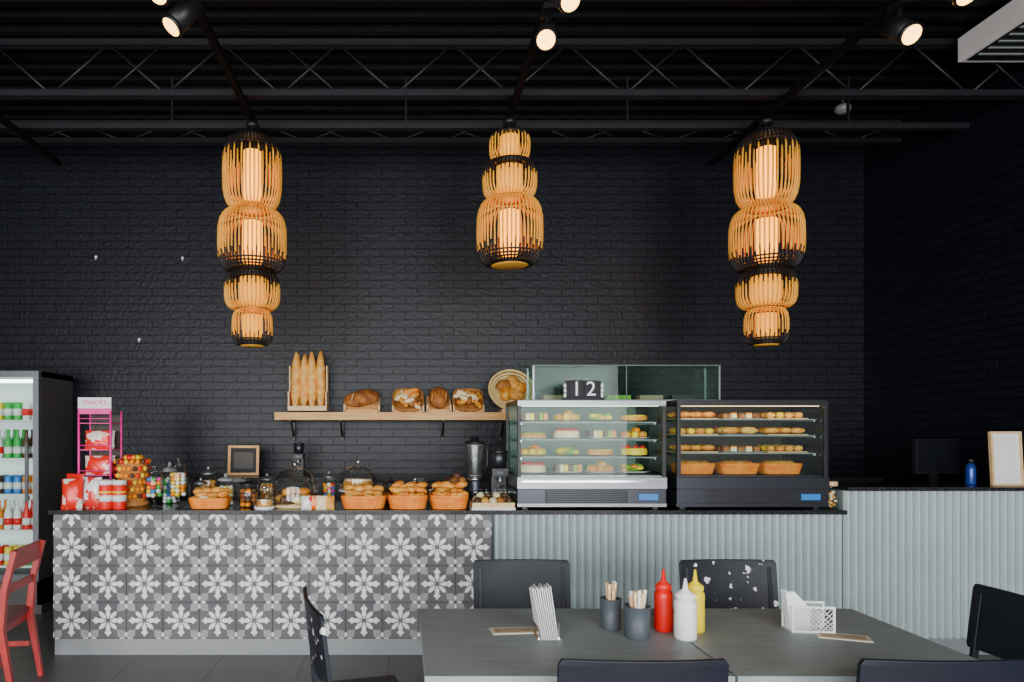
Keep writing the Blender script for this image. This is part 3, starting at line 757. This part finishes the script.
for i in range(9): b.ring((0,0,.005+.012*max(0,i-5)**1.3),.03+i*.023,.013,M_straw,36)
b.lathe((0,0,-.008),[(.2,0),(.2,.004)],M_straw,30)
for i in range(5):
    a=i*1.3; b.ell((.08*math.cos(a),.07*math.sin(a),.06),(.085,.06,.055),[M_croi,M_bread,M_bread2][i%3],14,10,.02,a+.7)
b.T=Matrix.Identity(4); b.box(.93,1.13,6.55,6.75,SZ,SZ+.03,M_woodl)
b.build()

# ------------------------------------------------------------ tables
def table(x0,x1,y0=2.44,y1=3.37):
    b=MB('dining_table'); b.box(x0,x1,y0,y1,.722,.75,M_table)
    cx,cy=(x0+x1)/2,(y0+y1)/2
    b.box(x0+.1,x1-.1,y0+.1,y1-.1,.70,.722,M_black)
    for sx in (-.38,.38):
        b.box(cx+sx-.03,cx+sx+.03,cy-.03,cy+.03,.03,.70,M_black); b.box(cx+sx-.035,cx+sx+.035,cy-.34,cy+.34,0,.03,M_black)
    b.box(cx-.38,cx+.38,cy-.02,cy+.02,.2,.24,M_black)
    b.build(.003)
table(.07,1.181); table(1.189,2.20)

# ------------------------------------------------------------ chairs (local: faces +Y)
def chair(X,Y,rot,pm,fm=M_cplain,name='dining_chair',W=.54,H=.90):
    b=MB(name); b.T=Matrix.Translation((X,Y,0))@Matrix.Rotation(rot,4,'Z')
    hw=W/2
    b.box(-hw+.03,hw-.03,-.2,.19,.43,.455,M_cplain); b.box(-hw+.04,hw-.04,-.19,.17,.39,.43,fm)
    for sx in (-1,1):
        xo=sx*(hw-.04)
        b.tube([(xo,.16,.43),(xo+sx*.01,.18,0)],[.019,.015],fm,4,smooth=False)
        b.tube([(xo,-.24,0),(xo,-.19,.44),(xo,-.205,.62),(xo,-.235,H-.04)],[.015,.02,.018,.014],fm,4,smooth=False)
        b.box(xo-.01,xo+.01,-.2,.16,.2,.23,fm)
    n=14; z0,z1=.60,H; vs=[];fs=[]
    def yc(u,z): return -.20-.035*(z-.60)/.30-.022*(1-u*u)
    rows=[0,.06,.2,.5,.8,.94,1]
    for side in (0,1):
        for j,t in enumerate(rows):
            z=z0+(z1-z0)*t; inset=.012 if j in(0,len(rows)-1) else 0
            for i in range(n+1):
                u=2*i/n-1; vs.append((u*(hw-inset),yc(u,z)+(-.009 if side else .009),z))
    m_=n+1; R=len(rows); K=m_*R
    for side in (0,1):
        for j in range(R-1):
            for i in range(n):
                a=side*K+j*m_+i; q=(a,a+1,a+1+m_,a+m_); fs.append(q if side==0 else q[::-1])
    for i in range(n): fs.append((i,i+K,i+1+K,i+1)); a=(R-1)*m_+i; fs.append((a,a+1,a+1+K,a+K))
    for j in range(R-1): a=j*m_; fs.append((a,a+m_,a+m_+K,a+K)); a=j*m_+n; fs.append((a,a+K,a+m_+K,a+m_))
    b.add(vs,fs,pm,False)
    return b.build(.003)
chair(.652,3.60,pi,M_cplain); chair(1.81,3.60,pi,M_cblack2)
chair(.755,2.40,0,M_cplain,H=.905); chair(1.71,2.40,0,M_cplain,H=.905)
chair(-.17,3.0,-pi/2+.27,M_cblack2); chair(2.47,3.0,pi/2-.05,M_cplain)
b=MB('red_wooden_chair'); b.T=Matrix.Translation((-2.66,4.3,0))@Matrix.Rotation(pi/2+.12,4,'Z'); W=.22
b.box(-W,W,-.2,.22,.43,.47,M_redseat); b.box(-W+.01,W-.01,-.19,.21,.38,.43,M_red)
for sx in (-1,1):
    x=sx*(W-.015)
    b.tube([(x,.2,.43),(x,.21,0)],[.024,.02],M_red,4,smooth=False)
    b.tube([(x,-.27,0),(x,-.2,.42),(x,-.22,.66),(x,-.28,.9)],[.022,.03,.028,.024],M_red,4,smooth=False)
    b.box(x-.01,x+.01,-.2,.2,.2,.235,M_red)
for z,y,h in ((.78,-.262,.12),(.63,-.22,.05)): b.box(-W,W,y-.01,y+.01,z,z+h,M_red)
b.build(.004)

# ------------------------------------------------------------ table top things
TZ=.75
def squeeze(x,y,m,h=.25,r=.042):
    b=MB('squeeze_bottle'); b.lathe((x,y,TZ),[(r*.9,0),(r,.008),(r,h*.35),(r*.96,h*.45),(r,h*.56),(r*.95,h*.62),(r*.72,h*.66)],m,24)
    b.lathe((x,y,TZ+h*.66),[(r*.82,0),(r*.82,.022),(r*.6,.03),(r*.28,.04),(r*.1,h*.34)],m,24)
    for i in range(16): a=2*pi*i/16; b.box(x+r*.82*math.cos(a)-.001,x+r*.82*math.cos(a)+.001,y+r*.82*math.sin(a)-.001,y+r*.82*math.sin(a)+.001,TZ+h*.67,TZ+h*.67+.018,m)
    b.build()
squeeze(1.135,3.0,M_kred,.27,.040); squeeze(1.182,2.88,M_kwht,.255,.046); squeeze(1.27,2.99,M_kyel,.27,.040)
def cup(x,y,h,r,sticks):
    b=MB('cutlery_cup'); b.lathe((x,y,TZ),[(r*.88,0),(r*.9,.004),(r,h),(r*.94,h),(r*.84,.01)],M_cup,24)
    for i in range(sticks):
        a=i*2.4; rr=r*.55*((i%4)+1)/4; bx,by=x+rr*.6*math.cos(a),y+rr*.6*math.sin(a); tx,ty=x+rr*1.5*math.cos(a),y+rr*1.5*math.sin(a)
        hh=h+random.uniform(.03,.075); b.tube([(bx,by,TZ+.012),(tx,ty,TZ+hh-.02),(tx,ty,TZ+hh)],[.005,.007,.009],M_stick if i%3 else M_paper,6)
    b.build()
cup(.913,3.03,.135,.046,9); cup(.985,2.9,.135,.056,20)
b=MB('napkin_stand'); cx,cy=.605,2.93
b.box(cx-.05,cx+.05,cy-.07,cy+.07,TZ,TZ+.004,M_chrome)
for i in range(9):
    x=cx-.032+i*.008; tl=-.012+.004*i
    b.add([(x,cy-.085,TZ+.005),(x,cy+.085,TZ+.005),(x+tl*.5-.03,cy+.03+.004*i,TZ+.2+.006*(i%3)),(x+tl*.5-.03,cy-.05+.003*i,TZ+.215-.006*(i%2)),
           (x+.003,cy-.085,TZ+.005),(x+.003,cy+.085,TZ+.005),(x+tl*.5-.027,cy+.03+.004*i,TZ+.2+.006*(i%3)),(x+tl*.5-.027,cy-.05+.003*i,TZ+.215-.006*(i%2))],
          [(0,1,2,3),(7,6,5,4),(0,4,5,1),(3,2,6,7),(1,5,6,2),(0,3,7,4)],M_paper)
b.box(cx+.04,cx+.044,cy-.06,cy+.06,TZ+.004,TZ+.07,M_chrome); b.box(cx-.044,cx-.04,cy-.06,cy+.06,TZ+.004,TZ+.05,M_chrome)
b.build()
b=MB('napkin_holder'); b.T=Matrix.Translation((1.77,3.0,TZ))@Matrix.Rotation(-.1,4,'Z')
b.box(-.09,.09,-.05,.05,0,.004,M_white)
for y in (-.05,.046):
    b.box(-.09,.09,y,y+.004,.0,.012,M_white); b.box(-.09,.09,y,y+.004,.108,.118,M_white); b.box(-.09,-.08,y,y+.004,.012,.108,M_white); b.box(.08,.09,y,y+.004,.012,.108,M_white)
    for i in range(9):
        for sg in (-1,1):
            xa=-.08+i*.02; xb=xa+sg*.096
            za,zb=.012,.108
            if xb>.08: zb=za+(.08-xa); xb=.08
            if xb<-.08: zb=za+(xa+.08); xb=-.08
            if zb-za>.01: b.tube([(xa,y+.002,za),(xb,y+.002,zb)],.0022,M_white,5)
    for z in (.05,.08):
        for sg in (-1,1): b.tube([(sg*.08,y+.002,z-.02),(sg*(.08-(.108-z+.02)),y+.002,.108)],.0022,M_white,5)
for i in range(7):
    y=-.030+i*.008; b.add([(-.085,y,.005),(-.01,y,.005),(.0,y,.10),(-.07-.006*i,y,.175),(-.105,y,.17),
        (-.085,y+.003,.005),(-.01,y+.003,.005),(.0,y+.003,.10),(-.07-.006*i,y+.003,.175),(-.105,y+.003,.17)],
        [(0,1,2,3,4),(9,8,7,6,5),(0,5,6,1),(1,6,7,2),(2,7,8,3),(3,8,9,4),(4,9,5,0)],M_paper)
b.build()
for x,y,r in ((.475,2.99,.1),(1.86,2.90,-.35)):
    b=MB('table_number_card'); b.T=Matrix.Translation((x,y,TZ))@Matrix.Rotation(r,4,'Z'); b.box(-.1,.1,-.045,.045,.0,.004,M_kraftc); b.box(-.085,.085,-.03,.03,.004,.0045,M_kraft); b.build()

# ------------------------------------------------------------ light & camera
w=bpy.data.worlds.new('street_sky'); scene.world=w; w.use_nodes=True; nt=w.node_tree
bg=nt.nodes['Background']; tc=nt.nodes.new('ShaderNodeTexCoord'); sp=nt.nodes.new('ShaderNodeSeparateXYZ'); rp=nt.nodes.new('ShaderNodeValToRGB')
nt.links.new(tc.outputs['Generated'],sp.inputs[0]); nt.links.new(sp.outputs[2],rp.inputs[0])
e=rp.color_ramp.elements; e[0].position=0; e[0].color=(.12,.17,.09,1); e[1].position=.25; e[1].color=(.85,.93,1,1)
e2=rp.color_ramp.elements.new(.06); e2.color=(.3,.4,.28,1)
nt.links.new(rp.outputs[0],bg.inputs[0]); bg.inputs[1].default_value=1.5
for i,(a,c) in enumerate(((-5.6,-2.7),(-2.2,.7),(1.2,4.2))):
    l=bpy.data.lights.new('window_daylight','AREA'); l.shape='RECTANGLE'; l.size=c-a; l.size_y=2.8; l.energy=350; l.color=(.98,.985,1)
    lo=bpy.data.objects.new('window_daylight',l); scene.collection.objects.link(lo); lo.location=((a+c)/2,WY0+.02,1.85); lo.rotation_euler=(pi/2,0,0)
cam=bpy.data.cameras.new('camera'); co=bpy.data.objects.new('camera',cam); scene.collection.objects.link(co)
co.location=(0,0,1.63); co.rotation_euler=(pi/2,0,0); cam.sensor_width=36; cam.lens=683/1024*36
cam.shift_x=107/1024; cam.shift_y=89/1024; cam.clip_start=.05
scene.camera=co
